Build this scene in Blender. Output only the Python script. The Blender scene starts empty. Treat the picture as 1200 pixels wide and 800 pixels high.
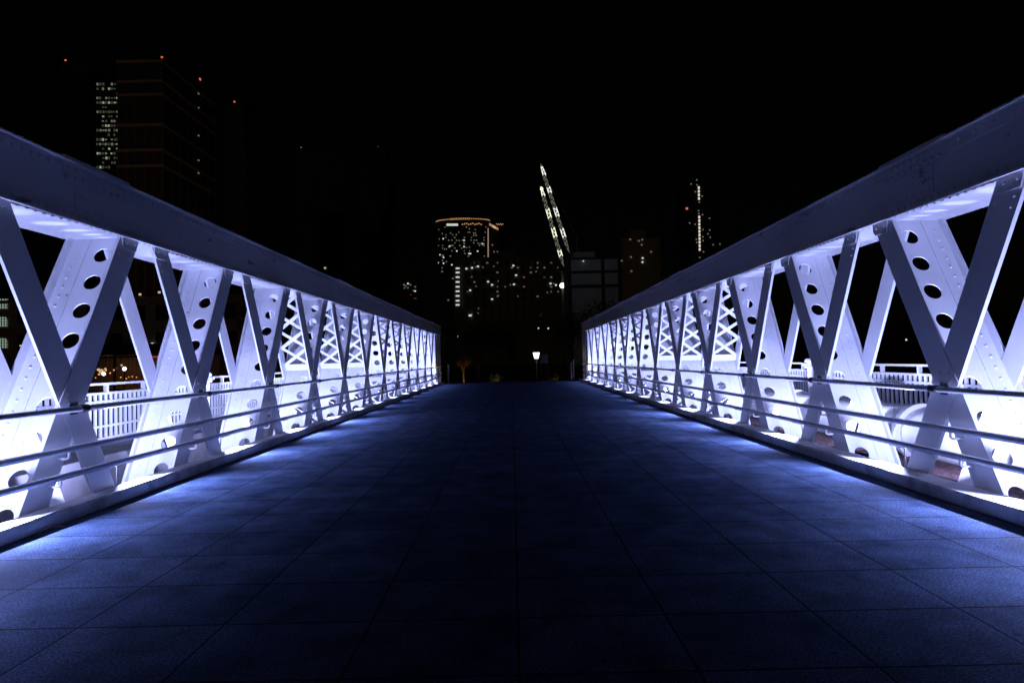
import bpy, bmesh, math, random
from mathutils import Vector, Matrix, Euler
random.seed(11)
scene = bpy.context.scene
COL = scene.collection
R = math.radians

# ------------------------------------------------------------------ camera, sky, city-glow fill, exposure
F_PX, CX, CY = 680.0, 600.0, 400.0
CAM_H = 1.5
cam_d = bpy.data.cameras.new("camera")
cam_d.sensor_width = 36.0
cam_d.lens = F_PX / 1200 * 36.0
cam_d.clip_end = 4000
cam_d.clip_start = 0.05
cam = bpy.data.objects.new("camera", cam_d)
COL.objects.link(cam)
CAM_M = Matrix.Translation((0, 0, CAM_H)) @ Matrix.Rotation(R(90) + math.atan(20 / F_PX), 4, 'X') @ Matrix.Rotation(R(-1.3), 4, 'Z')
cam.matrix_world = CAM_M
scene.camera = cam

world = bpy.data.worlds.new("World")
scene.world = world
world.use_nodes = True
wn = world.node_tree.nodes
wl = world.node_tree.links
sky = wn.new("ShaderNodeTexSky")
sky.sky_type = 'NISHITA'
sky.sun_disc = False
sky.sun_elevation = R(4)
sky.sun_rotation = R(200)
wn["Background"].inputs[1].default_value = 0.00016
wl.new(sky.outputs[0], wn["Background"].inputs[0])

sd = bpy.data.lights.new("city_glow_fill", 'SUN')  # added low warm fill that lifts the far building walls
sd.energy = 0.022
sd.angle = R(0.5)
sd.color = (1.0, 0.82, 0.55)
so = bpy.data.objects.new("city_glow_fill", sd)
COL.objects.link(so)
so.rotation_euler = (R(86), 0, R(-14))

scene.view_settings.view_transform = 'Standard'
scene.view_settings.look = 'None'
scene.view_settings.exposure = 0.0
scene.view_settings.gamma = 1.0
scene.view_settings.use_curve_mapping = False
scene.cycles.use_denoising = True
scene.cycles.max_bounces = 8
scene.cycles.diffuse_bounces = 5
scene.cycles.sample_clamp_indirect = 6.0

LED = (0.42, 0.475, 1.0)
LED_POWER = 165.0
SPILL_POWER = 1500.0

# ------------------------------------------------------------------ helpers
def at(px, py, depth):
    """world point seen at a photograph pixel, at this distance along the bridge"""
    d = CAM_M.to_3x3() @ Vector(((px - CX) / F_PX, -(py - CY) / F_PX, -1.0))
    k = depth / d.y
    return Vector((0, 0, CAM_H)) + d * k


class MB:
    def __init__(self):
        self.v, self.f = [], []

    def add(self, vs, fs):
        o = len(self.v)
        self.v += [tuple(p) for p in vs]
        self.f += [[i + o for i in f] for f in fs]

    def obox(self, c, u, v, w):
        c, u, v, w = map(Vector, (c, u, v, w))
        p = [c + a * u + b * v + d * w for d in (-1, 1) for b in (-1, 1) for a in (-1, 1)]
        fs = [(0, 2, 3, 1), (4, 5, 7, 6), (0, 1, 5, 4), (2, 6, 7, 3), (0, 4, 6, 2), (1, 3, 7, 5)]
        if u.cross(v).dot(w) < 0:
            fs = [f[::-1] for f in fs]
        self.add(p, fs)

    def box(self, x0, x1, y0, y1, z0, z1):
        self.obox(((x0 + x1) / 2, (y0 + y1) / 2, (z0 + z1) / 2), ((x1 - x0) / 2, 0, 0), (0, (y1 - y0) / 2, 0), (0, 0, (z1 - z0) / 2))

    def prism(self, poly, x0, x1):
        """poly in (y, z), extruded along x"""
        n = len(poly)
        a = sum(poly[i][0] * poly[(i + 1) % n][1] - poly[(i + 1) % n][0] * poly[i][1] for i in range(n))
        if a < 0:
            poly = poly[::-1]
        vs = [(x0, y, z) for y, z in poly] + [(x1, y, z) for y, z in poly]
        fs = [list(range(n))[::-1], list(range(n, 2 * n))]
        for i in range(n):
            j = (i + 1) % n
            fs.append([i, j, n + j, n + i])
        self.add(vs, fs)

    def tube(self, pts, r, n=10, r2=None, cap=True):
        pts = [Vector(p) for p in pts]
        m = len(pts)
        rings = []
        prev = None
        for i, p in enumerate(pts):
            d = (pts[min(i + 1, m - 1)] - pts[max(i - 1, 0)]).normalized()
            if prev is None:
                a = Vector((0, 0, 1)) if abs(d.z) < .9 else Vector((1, 0, 0))
                u = d.cross(a).normalized()
            else:
                u = (prev - d * prev.dot(d)).normalized()
            prev = u
            w = d.cross(u)
            rr = r if r2 is None else r + (r2 - r) * i / (m - 1)
            rings.append([p + (u * math.cos(t) + w * math.sin(t)) * rr for t in [2 * math.pi * k / n for k in range(n)]])
        vs = [q for ring in rings for q in ring]
        fs = []
        for i in range(m - 1):
            for k in range(n):
                k2 = (k + 1) % n
                fs.append([i * n + k, i * n + k2, (i + 1) * n + k2, (i + 1) * n + k])
        if cap:
            fs.append(list(range(n))[::-1])
            fs.append(list(range((m - 1) * n, m * n)))
        self.add(vs, fs)

    def lathe(self, c, prof, n=16):
        c = Vector(c)
        vs, fs = [], []
        m = len(prof)
        for r, z in prof:
            for k in range(n):
                t = 2 * math.pi * k / n
                vs.append(c + Vector((r * math.cos(t), r * math.sin(t), z)))
        for i in range(m - 1):
            for k in range(n):
                k2 = (k + 1) % n
                fs.append([i * n + k, i * n + k2, (i + 1) * n + k2, (i + 1) * n + k])
        fs.append(list(range(n))[::-1])
        fs.append(list(range((m - 1) * n, m * n)))
        self.add(vs, fs)

    def rivet(self, c, nrm, r=.017, h=.013):
        """a domed rivet head on a surface with normal nrm"""
        c, d = Vector(c), Vector(nrm).normalized()
        a = Vector((1, 0, 0)) if abs(d.x) < .9 else Vector((0, 1, 0))
        u = d.cross(a).normalized()
        w = d.cross(u)
        n = 7
        vs = []
        for rr, hh in ((1, -.2), (.8, .65)):
            for k in range(n):
                t = 2 * math.pi * k / n
                vs.append(c + (u * math.cos(t) + w * math.sin(t)) * r * rr + d * h * hh)
        vs.append(c + d * h)
        fs = []
        for k in range(n):
            k2 = (k + 1) % n
            fs.append([k, k2, n + k2, n + k])
            fs.append([n + k, n + k2, 2 * n])
        self.add(vs, fs)

    def build(self, name, mat, parent=None, smooth=False, bevel=0):
        me = bpy.data.meshes.new(name)
        me.from_pydata(self.v, [], self.f)
        me.materials.append(mat)
        if smooth:
            me.polygons.foreach_set("use_smooth", [True] * len(me.polygons))
        me.update()
        if bevel:
            bm = bmesh.new()
            bm.from_mesh(me)
            bmesh.ops.bevel(bm, geom=[e for e in bm.edges], offset=bevel, segments=2, affect='EDGES')
            bm.to_mesh(me)
            bm.free()
        o = bpy.data.objects.new(name, me)
        COL.objects.link(o)
        if parent:
            o.parent = parent
        return o


def tag(o, label=None, cat=None, group=None, kind=None):
    for k, v in (("label", label), ("category", cat), ("group", group), ("kind", kind)):
        if v:
            o[k] = v
    return o


def empty(name, loc=(0, 0, 0), rz=0, parent=None):
    o = bpy.data.objects.new(name, None)
    COL.objects.link(o)
    o.location = loc
    o.rotation_euler = (0, 0, rz)
    o.empty_display_size = .3
    if parent:
        o.parent = parent
    return o


def copy_tree(o, parent=None):
    c = o.copy()
    COL.objects.link(c)
    c.parent = parent
    for ch in list(o.children):
        copy_tree(ch, c)
    return c


# ------------------------------------------------------------------ materials
def mat(name, col, rough=.6, metal=0, spec=.5):
    m = bpy.data.materials.new(name)
    m.use_nodes = True
    b = m.node_tree.nodes["Principled BSDF"]
    b.inputs["Base Color"].default_value = (*col, 1)
    b.inputs["Roughness"].default_value = rough
    b.inputs["Metallic"].default_value = metal
    b.inputs["Specular IOR Level"].default_value = spec
    return m


def mottled(name, c1, c2, scale, rough=.6, bump=.1, bscale=60, spec=.5, metal=0, streak=(1, 1, 1), lo=.35, hi=.7, chips=None):
    m = mat(name, c1, rough, metal, spec)
    nt = m.node_tree
    b = nt.nodes["Principled BSDF"]
    tc = nt.nodes.new("ShaderNodeTexCoord")
    mp = nt.nodes.new("ShaderNodeMapping")
    mp.inputs["Scale"].default_value = streak
    n1 = nt.nodes.new("ShaderNodeTexNoise")
    n1.inputs["Scale"].default_value = scale
    n1.inputs["Detail"].default_value = 8
    cr = nt.nodes.new("ShaderNodeValToRGB")
    cr.color_ramp.elements[0].position = lo
    cr.color_ramp.elements[1].position = hi
    cr.color_ramp.elements[0].color = (*c1, 1)
    cr.color_ramp.elements[1].color = (*c2, 1)
    n2 = nt.nodes.new("ShaderNodeTexNoise")
    n2.inputs["Scale"].default_value = bscale
    n2.inputs["Detail"].default_value = 4
    bp = nt.nodes.new("ShaderNodeBump")
    bp.inputs["Strength"].default_value = bump
    bp.inputs["Distance"].default_value = .01
    L = nt.links.new
    L(tc.outputs["Object"], mp.inputs[0])
    L(mp.outputs[0], n1.inputs["Vector"])
    L(n1.outputs["Fac"], cr.inputs[0])
    L(cr.outputs[0], b.inputs["Base Color"])
    if chips:
        n3 = nt.nodes.new("ShaderNodeTexNoise")
        n3.inputs["Scale"].default_value = chips[0]
        n3.inputs["Detail"].default_value = 10
        n3.inputs["Roughness"].default_value = .7
        mr = nt.nodes.new("ShaderNodeMapRange")
        mr.inputs["From Min"].default_value = chips[1]
        mr.inputs["From Max"].default_value = chips[1] + .05
        mc = nt.nodes.new("ShaderNodeMix")
        mc.data_type = 'RGBA'
        mc.inputs[7].default_value = (.10, .065, .05, 1)
        L(mp.outputs[0], n3.inputs["Vector"])
        L(n3.outputs["Fac"], mr.inputs["Value"])
        L(mr.outputs[0], mc.inputs[0])
        L(cr.outputs[0], mc.inputs[6])
        L(mc.outputs[2], b.inputs["Base Color"])
    L(tc.outputs["Object"], n2.inputs["Vector"])
    L(n2.outputs["Fac"], bp.inputs["Height"])
    L(bp.outputs[0], b.inputs["Normal"])
    return m


def glow(name, col, strength):
    m = mat(name, (0.02, 0.02, 0.02), .5)
    b = m.node_tree.nodes["Principled BSDF"]
    b.inputs["Emission Color"].default_value = (*col, 1)
    b.inputs["Emission Strength"].default_value = strength
    try:
        m.cycles.emission_sampling = 'NONE'
    except Exception:
        pass
    return m


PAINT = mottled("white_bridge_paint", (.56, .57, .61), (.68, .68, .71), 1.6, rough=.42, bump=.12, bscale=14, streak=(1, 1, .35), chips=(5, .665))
CHORD = mottled("shaded_chipped_bridge_paint", (.36, .37, .40), (.50, .50, .53), 1.1, rough=.45, bump=.2, bscale=9, streak=(1, .4, 1), lo=.3, hi=.6, chips=(4, .62))  # bridge paint darkened to stand in for dim light on the chord; chips are flaking
STEEL = mottled("brushed_rail_steel", (.60, .60, .62), (.75, .75, .77), 5, rough=.34, bump=.03, metal=.55)
FENCE = mottled("white_fence_paint", (.70, .71, .72), (.8, .8, .8), 3, rough=.5, bump=.05)
KERB = mottled("painted_concrete_kerb", (.18, .175, .18), (.42, .415, .42), 4.2, rough=.8, bump=.6, bscale=22, lo=.25, hi=.5, chips=(9, .64))
CONC = mottled("stained_concrete", (.11, .105, .115), (.26, .25, .26), 2.2, rough=.85, bump=.4, bscale=26)
SOIL = mottled("reddish_soil", (.05, .022, .022), (.16, .085, .085), 16, rough=.95, bump=1.0, bscale=34)
BLACKM = mat("black_metal", (.02, .02, .022), .5)
DARKSTEEL = mat("dark_bolt_metal", (.05, .05, .055), .45, 1)
PLAZA = mottled("dark_paving", (.06, .06, .065), (.10, .10, .105), 1.5, rough=.8, bump=.2)
EARTH = mottled("dark_earth", (.03, .03, .025), (.06, .055, .045), .4, rough=.95, bump=.2)
WATERM = mat("dark_river_water", (.004, .007, .012), .12)
WALL_DARK = mottled("dark_tower_wall", (.02, .02, .022), (.035, .035, .037), .05, rough=.7, bump=0)
WALL_GREY = mottled("grey_apartment_wall", (.10, .095, .08), (.15, .14, .12), .08, rough=.8, bump=0)
WALL_TAN = mottled("tan_tower_wall", (.26, .20, .13), (.36, .28, .19), .08, rough=.8, bump=0)
WALL_BROWN = mottled("brown_plaster", (.20, .13, .09), (.30, .20, .14), .3, rough=.85, bump=.1)
GLASS_DARK = mat("dark_window_glass", (.008, .009, .012), .15)
STEELBLUE = mottled("blue_grey_cladding", (.34, .38, .46), (.42, .46, .54), .3, rough=.7, bump=0)
BARK = mottled("tree_bark", (.10, .07, .045), (.20, .14, .09), 9, rough=.9, bump=.5)
LEAF = mottled("dark_leaves", (.03, .05, .02), (.06, .09, .035), 2, rough=.6, bump=0)
DRYLEAF = mottled("dry_leaves", (.16, .08, .03), (.26, .14, .05), 4, rough=.7, bump=0)
YLEAF = mottled("olive_leaves", (.10, .10, .03), (.18, .17, .05), 4, rough=.7, bump=0)
CRANE = mat("crane_paint", (.10, .10, .09), .5)
W_COOL = glow("cool_lit_window", (.85, .95, .88), .75)
W_DIM = glow("dim_lit_window", (.80, .80, .66), .15)
W_GREEN = glow("greenish_lit_window", (.80, 1.0, .62), .30)
W_FAINT = glow("faint_lit_window", (.55, .62, .40), .07)
W_WARM = glow("warm_lit_window", (1.0, .72, .42), .6)
W_WHITE = glow("bright_white_lamp", (1.0, .97, .88), 3.0)
W_GOLD = glow("gold_crown_lighting", (1.0, .50, .20), .42)
W_PINK = glow("pink_strip_lighting", (1.0, .62, .48), .34)
W_RED = glow("red_beacon", (1.0, .16, .10), .75)
W_AMBER = glow("amber_dim_window", (1.0, .74, .46), .14)
W_ORANGE = glow("orange_lamp", (1.0, .40, .10), 1.0)
W_SIGN = glow("white_sign_letters", (1.0, .92, .88), 1.3)
W_SIGNRED = glow("red_neon_outline", (1.0, .16, .08), .55)
W_BLUE = glow("blue_neon", (.12, .15, 1.0), .25)
W_LANTERN = glow("lantern_glass", (1.0, .93, .95), 2.6)
W_LED = glow("floodlight_lens", (.6, .66, 1.0), 6.0)
W_CRANE = glow("crane_boom_glow", (.98, 1.0, .72), 1.3)  # glow put on floodlit boom bars, and on the tip lamp
W_CRANED = glow("crane_boom_dim_glow", (.98, 1.0, .82), .24)
W_CRANEW = glow("crane_boom_white_glow", (1.0, .99, .88), 1.2)


def tile_material():
    m = mat("granite_paving", (.1, .11, .13), .8, 0, .01)
    nt = m.node_tree
    L = nt.links.new
    b = nt.nodes["Principled BSDF"]
    b.inputs["Specular IOR Level"].default_value = .3
    tc = nt.nodes.new("ShaderNodeTexCoord")
    mp = nt.nodes.new("ShaderNodeMapping")
    mp.inputs["Location"].default_value = (-.01 + 8.5, .24 + 12.2, 0)
    L(tc.outputs["Object"], mp.inputs[0])
    br = nt.nodes.new("ShaderNodeTexBrick")
    br.offset = 0.0
    br.squash = 1.0
    br.inputs["Scale"].default_value = 1.0
    br.inputs["Brick Width"].default_value = .85
    br.inputs["Row Height"].default_value = .61
    br.inputs["Mortar Size"].default_value = .0085
    br.inputs["Mortar Smooth"].default_value = .25
    br.inputs["Bias"].default_value = 0
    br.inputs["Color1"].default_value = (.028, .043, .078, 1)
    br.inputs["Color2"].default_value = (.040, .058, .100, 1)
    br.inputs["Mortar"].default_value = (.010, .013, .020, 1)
    wob = nt.nodes.new("ShaderNodeTexNoise")
    wob.inputs["Scale"].default_value = 1.3
    wob.inputs["Detail"].default_value = 5
    L(tc.outputs["Object"], wob.inputs["Vector"])
    wv = nt.nodes.new("ShaderNodeVectorMath")
    wv.operation = 'MULTIPLY_ADD'
    wv.inputs[1].default_value = (.022, .022, 0)
    L(wob.outputs["Color"], wv.inputs[0])
    L(mp.outputs[0], wv.inputs[2])
    L(wv.outputs[0], br.inputs["Vector"])
    grain = nt.nodes.new("ShaderNodeTexNoise")
    grain.inputs["Scale"].default_value = 75
    grain.inputs["Detail"].default_value = 3
    L(tc.outputs["Object"], grain.inputs["Vector"])
    stain = nt.nodes.new("ShaderNodeTexNoise")
    stain.inputs["Scale"].default_value = 2.6
    stain.inputs["Detail"].default_value = 9
    stain.inputs["Roughness"].default_value = .65
    L(tc.outputs["Object"], stain.inputs["Vector"])
    r1 = nt.nodes.new("ShaderNodeMapRange")
    r1.inputs["From Min"].default_value = .3
    r1.inputs["From Max"].default_value = .7
    r1.inputs["To Min"].default_value = .5
    r1.inputs["To Max"].default_value = 1.4
    L(stain.outputs["Fac"], r1.inputs["Value"])
    r2 = nt.nodes.new("ShaderNodeMapRange")
    r2.inputs["From Min"].default_value = .3
    r2.inputs["From Max"].default_value = .7
    r2.inputs["To Min"].default_value = .3
    r2.inputs["To Max"].default_value = 1.75
    L(grain.outputs["Fac"], r2.inputs["Value"])
    # old gum and drip spots
    vo = nt.nodes.new("ShaderNodeTexVoronoi")
    vo.inputs["Scale"].default_value = 3.2
    L(tc.outputs["Object"], vo.inputs["Vector"])
    vr = nt.nodes.new("ShaderNodeMapRange")
    vr.inputs["From Min"].default_value = .05
    vr.inputs["From Max"].default_value = .09
    vr.inputs["To Min"].default_value = .5
    vr.inputs["To Max"].default_value = 1.0
    L(vo.outputs["Distance"], vr.inputs["Value"])
    m0 = nt.nodes.new("ShaderNodeMath")
    m0.operation = 'MULTIPLY'
    L(vr.outputs[0], m0.inputs[0])
    L(r1.outputs[0], m0.inputs[1])
    mu = nt.nodes.new("ShaderNodeMath")
    mu.operation = 'MULTIPLY'
    L(m0.outputs[0], mu.inputs[0])
    L(r2.outputs[0], mu.inputs[1])
    mx = nt.nodes.new("ShaderNodeVectorMath")
    mx.operation = 'SCALE'
    L(br.outputs["Color"], mx.inputs[0])
    L(mu.outputs[0], mx.inputs["Scale"])
    df = nt.nodes.new("ShaderNodeBsdfDiffuse")
    df.inputs["Roughness"].default_value = .6
    L(mx.outputs[0], df.inputs["Color"])
    L(mx.outputs[0], b.inputs["Base Color"])
    ms = nt.nodes.new("ShaderNodeMixShader")
    ms.inputs[0].default_value = .04
    L(df.outputs[0], ms.inputs[1])
    L(b.outputs[0], ms.inputs[2])
    L(ms.outputs[0], nt.nodes["Material Output"].inputs[0])
    r3 = nt.nodes.new("ShaderNodeMapRange")
    r3.inputs["From Min"].default_value = .3
    r3.inputs["From Max"].default_value = .7
    r3.inputs["To Min"].default_value = .6
    r3.inputs["To Max"].default_value = .85
    L(stain.outputs["Fac"], r3.inputs["Value"])
    L(r3.outputs[0], b.inputs["Roughness"])
    # joints sink, grain roughens
    ad = nt.nodes.new("ShaderNodeMath")
    ad.operation = 'MULTIPLY_ADD'
    ad.inputs[1].default_value = -2.5
    L(br.outputs["Fac"], ad.inputs[0])
    L(grain.outputs["Fac"], ad.inputs[2])
    bp = nt.nodes.new("ShaderNodeBump")
    bp.inputs["Strength"].default_value = .55
    bp.inputs["Distance"].default_value = .004
    L(ad.outputs[0], bp.inputs["Height"])
    L(bp.outputs[0], b.inputs["Normal"])
    L(bp.outputs[0], df.inputs["Normal"])
    return m


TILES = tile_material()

# ------------------------------------------------------------------ bridge dimensions
P = 2.48                         # panel length
def ny(n):
    return (n + 2.47) * P
Y_MID = ny(5.5)
LAT = {-1: 4.65, 1: 4.56}        # truss face to camera axis
KERB_IN = {-1: 4.40, 1: 4.24}
W = .66                          # truss width
Z_NODE, Z_TOP, Z_BOT = 1.14, 3.06, -.12
Z_CH = 3.668
K = .485                         # slope of the diagonals dy/dz
Y_END0, Y_END1 = ny(-1.7), ny(12.65)

# ------------------------------------------------------------------ setting
m = MB()
m.box(-4.66, 4.58, -9, Y_END1 + .3, -.45, 0)
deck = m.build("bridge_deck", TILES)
tag(deck, kind="structure")

m = MB()
m.add([(-2500, -2500, -4.2), (2500, -2500, -4.2), (2500, 4000, -4.2), (-2500, 4000, -4.2)], [(0, 1, 2, 3)])
tag(m.build("river_water", WATERM), kind="structure")
m = MB()
m.box(-90, 90, Y_END1 + .3, 41, -4.6, -.46)
m.box(-1500, 1500, 41, 2600, -4.6, -1.5)
tag(m.build("far_bank_ground", EARTH), kind="structure")
m = MB()
m.add([(-6, Y_END1 + .3, -.004), (6, Y_END1 + .3, -.004), (7, 46, -1.49), (-7, 46, -1.49)], [(0, 1, 2, 3)])
m.add([(-9, 46, -1.49), (9, 46, -1.49), (9, 75, -1.49), (-9, 75, -1.49)], [(0, 1, 2, 3)])
tag(m.build("approach_ramp", PLAZA), kind="structure")
m = MB()
m.box(-80, -7.6, -30, 5.5, -4.6, -.2)
m.box(7.6, 80, -30, 7.5, -4.6, -.2)
tag(m.build("near_bank_ground", EARTH), kind="structure")

# concrete service ledge on the left, soil strip on the right
m = MB()
m.box(-7.6, -5.75, -6, Y_END1, -.7, .27)
tag(m.build("service_ledge", CONC), kind="structure")
m = MB()
m.box(-5.748, -LAT[-1] - W - .06, -6, Y_END1, -.75, -.2)
tag(m.build("service_gutter", CONC), kind="structure")
bmx = bmesh.new()
bmesh.ops.create_grid(bmx, x_segments=24, y_segments=150, size=.5)
for v in bmx.verts:
    y = -2 + (v.co.y + .5) * 40.9
    v.co = Vector((LAT[1] + W + .05 + (v.co.x + .5) * 2.2, y, -.08 + random.uniform(-.035, .05)))
me = bpy.data.meshes.new("soil_bed")
bmx.to_mesh(me)
bmx.free()
me.materials.append(SOIL)
soil = bpy.data.objects.new("soil_bed", me)
COL.objects.link(soil)
tag(soil, kind="structure")
m = MB()
m.box(LAT[1] + W + .051, 7.6, -2, Y_END1, -.9, -.14)
tag(m.build("service_slab", CONC), kind="structure")
m = MB()
m.box(6.86, 7.16, -6, Y_END1, -.6, .36)
tag(m.build("fence_plinth", CONC, bevel=.01), label="low concrete plinth wall under the right white picket fence", cat="plinth wall")

# ------------------------------------------------------------------ kerbs
for s in (-1, 1):
    xi, xo = KERB_IN[s], LAT[s] - .012
    m = MB()
    n = 150
    prof_n = 6
    for i in range(n + 1):
        y = -8 + (Y_END1 + 8) * i / n
        j = random.uniform(-.005, .005)
        q = random.uniform(-.005, .004)
        for x, z in ((xi + j, -.02), (xi + .006 + j, .105 + q), (xi + .028 + j, .128 + q), (xo - .01, .132 + q), (xo, .12), (xo, -.02)):
            m.v.append((s * x, y, z))
    for i in range(n):
        for k in range(prof_n - 1):
            f = [i * 6 + k, i * 6 + k + 1, (i + 1) * 6 + k + 1, (i + 1) * 6 + k]
            m.f.append(f if s < 0 else f[::-1])
    m.f.append(list(range(6)))
    m.f.append(list(range(n * 6, n * 6 + 6))[::-1])
    o = m.build("kerb", KERB)
    tag(o, "worn white painted concrete kerb under the %s handrail" % ("left" if s < 0 else "right"), "kerb", "concrete kerbs beside the walkway")

# ------------------------------------------------------------------ truss girders
TS = math.sqrt(1 + K * K)
def mframe(s):
    d = Vector((0, s * K, 1)) / TS
    p = Vector((0, -s, K)) / TS
    return d, p

def zt(z):
    return (z - Z_NODE) * TS

def flange(s, x0, x1, z0=Z_BOT, z1=Z_TOP, hw=.155):
    hh = hw * TS
    m = MB()
    poly = [(s * K * (z0 - Z_NODE) - hh, z0), (s * K * (z0 - Z_NODE) + hh, z0), (s * K * (z1 - Z_NODE) + hh, z1), (s * K * (z1 - Z_NODE) - hh, z1)]
    m.prism(poly, x0, x1)
    return m

HOLES_Z = [2.82 - .345 * i for i in range(9)]
def web_plate(s):
    """sheet with round holes between inner and outer flange, riveted edge strips"""
    d, p = mframe(s)
    off = .045
    th = .006
    xa, xb = .032, W - .032
    hx, hr = .222, .098
    o = Vector((0, 0, Z_NODE)) + p * off
    def P3(x, t, q):
        return o + Vector((x, 0, 0)) + d * t + p * q
    m = MB()
    ts = [zt(z) for z in HOLES_Z][::-1]
    pitch = ts[1] - ts[0]
    N = 28
    lo, hi = zt(Z_BOT) + .03, zt(Z_TOP) - .02
    bounds = [lo] + [(ts[i] + ts[i + 1]) / 2 for i in range(len(ts) - 1)] + [hi]
    for i, t0 in enumerate(ts):
        b0, b1 = bounds[i], bounds[i + 1]
        rim, edge = [], []
        for k in range(N):
            a = 2 * math.pi * k / N
            ca, sa = math.cos(a), math.sin(a)
            rim.append((hx + hr * ca, t0 + hr * sa))
            # ray to the cell rectangle
            kx = ((xb - hx) / ca) if ca > 1e-6 else ((xa - hx) / ca if ca < -1e-6 else 1e9)
            kt = ((b1 - t0) / sa) if sa > 1e-6 else ((b0 - t0) / sa if sa < -1e-6 else 1e9)
            kk = min(kx, kt)
            edge.append([hx + kk * ca, t0 + kk * sa])
        for cx_, ct_ in ((xa, b0), (xa, b1), (xb, b0), (xb, b1)):   # snap the nearest ray to each corner
            j = min(range(N), key=lambda q: (edge[q][0] - cx_) ** 2 + (edge[q][1] - ct_) ** 2)
            edge[j] = [cx_, ct_]
        vs = []
        for q in (th, -th):
            vs += [P3(x, t, q) for x, t in rim] + [P3(x, t, q) for x, t in edge]
        fs = []
        for k in range(N):
            k2 = (k + 1) % N
            fs.append([k, k2, N + k2, N + k])
            fs.append([2 * N + k, 3 * N + k, 3 * N + k2, 2 * N + k2])
            fs.append([k, 2 * N + k, 2 * N + k2, k2])
        if s > 0:
            fs = [f[::-1] for f in fs]
        m.add(vs, fs)
    for side in (1, -1):
        for x0, x1 in ((xa, .095), (.42, xb)):
            m.obox(P3((x0 + x1) / 2, (lo + hi) / 2, side * (th + .006)), ((x1 - x0) / 2, 0, 0), d * (hi - lo) / 2, p * .0055)
        t = lo + .1
        while t < hi - .06:
            m.rivet(P3(.070, t, side * (th + .0115)), p * side)
            m.rivet(P3(.535, t, side * (th + .0115)), p * side)
            t += .128
    return m

def lacing(s, lower):
    d, p = mframe(s)
    m = MB()
    o = Vector((0, 0, Z_NODE))
    for q0, q1 in (((zt(Z_BOT) + .1, zt(Z_NODE) - .34),) if lower else ((zt(Z_NODE) + .34, zt(Z_TOP) - .08),)):
        cnt = max(2, round((q1 - q0) / .46))
        st = (q1 - q0) / cnt
        for i in range(cnt):
            ta, tb = q0 + st * i, q0 + st * (i + 1)
            for (xa, xb, side) in ((.04, W - .04, 1), (W - .04, .04, -1)):
                a = o + Vector((xa, 0, 0)) + d * ta + p * (.05 + .006 * side)
                b = o + Vector((xb, 0, 0)) + d * tb + p * (.05 + .006 * side)
                u = (b - a)
                w = u.cross(p).normalized()
                m.obox((a + b) / 2, u / 2 * 1.02, w * .036, p * .005)
                m.rivet(a + p * (.006 * side), p * side, .02)
                m.rivet(b + p * (.006 * side), p * side, .02)
        for tc in (q0 - .06, q1 + .02):
            m.obox(o + Vector((W / 2, 0, 0)) + d * tc + p * .05, (W / 2 - .034, 0, 0), d * .08, p * .012)
    return m

def flange_rivets(m, s, x):
    d, p = mframe(s)
    for side in (-.115, .115):
        t = zt(Z_TOP) - .08
        for i in range(3):
            m.rivet(Vector((x, 0, Z_NODE)) + d * (t - i * .1) + p * side * .8, (-1, 0, 0), .016)
    return m

PROTO = {}
def diagonal(kind, s):
    """one diagonal of an X panel with its base on the node (an Empty that parents flanges and web)"""
    name = {"plate": "plated_diagonal", "lattice": "laced_diagonal", "open": "open_diagonal"}[kind]
    r = empty(name)
    if s > 0:
        xi0, xi1, xo0, xo1 = 0, .03, W - .03, W
    else:
        xi0, xi1, xo0, xo1 = -.005, .034, W - .034, W + .005
    flange_rivets(flange(s, xi0, xi1), s, xi0).build("flange", PAINT, r)
    flange(s, xo0, xo1, hw=.13).build("flange", PAINT, r)
    if kind == "plate":
        web_plate(s).build("web_plate", PAINT, r)
    elif kind == "lattice":
        lacing(s, False).build("lacing", PAINT, r)
        lacing(s, True).build("lacing", PAINT, r)
    return r

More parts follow.
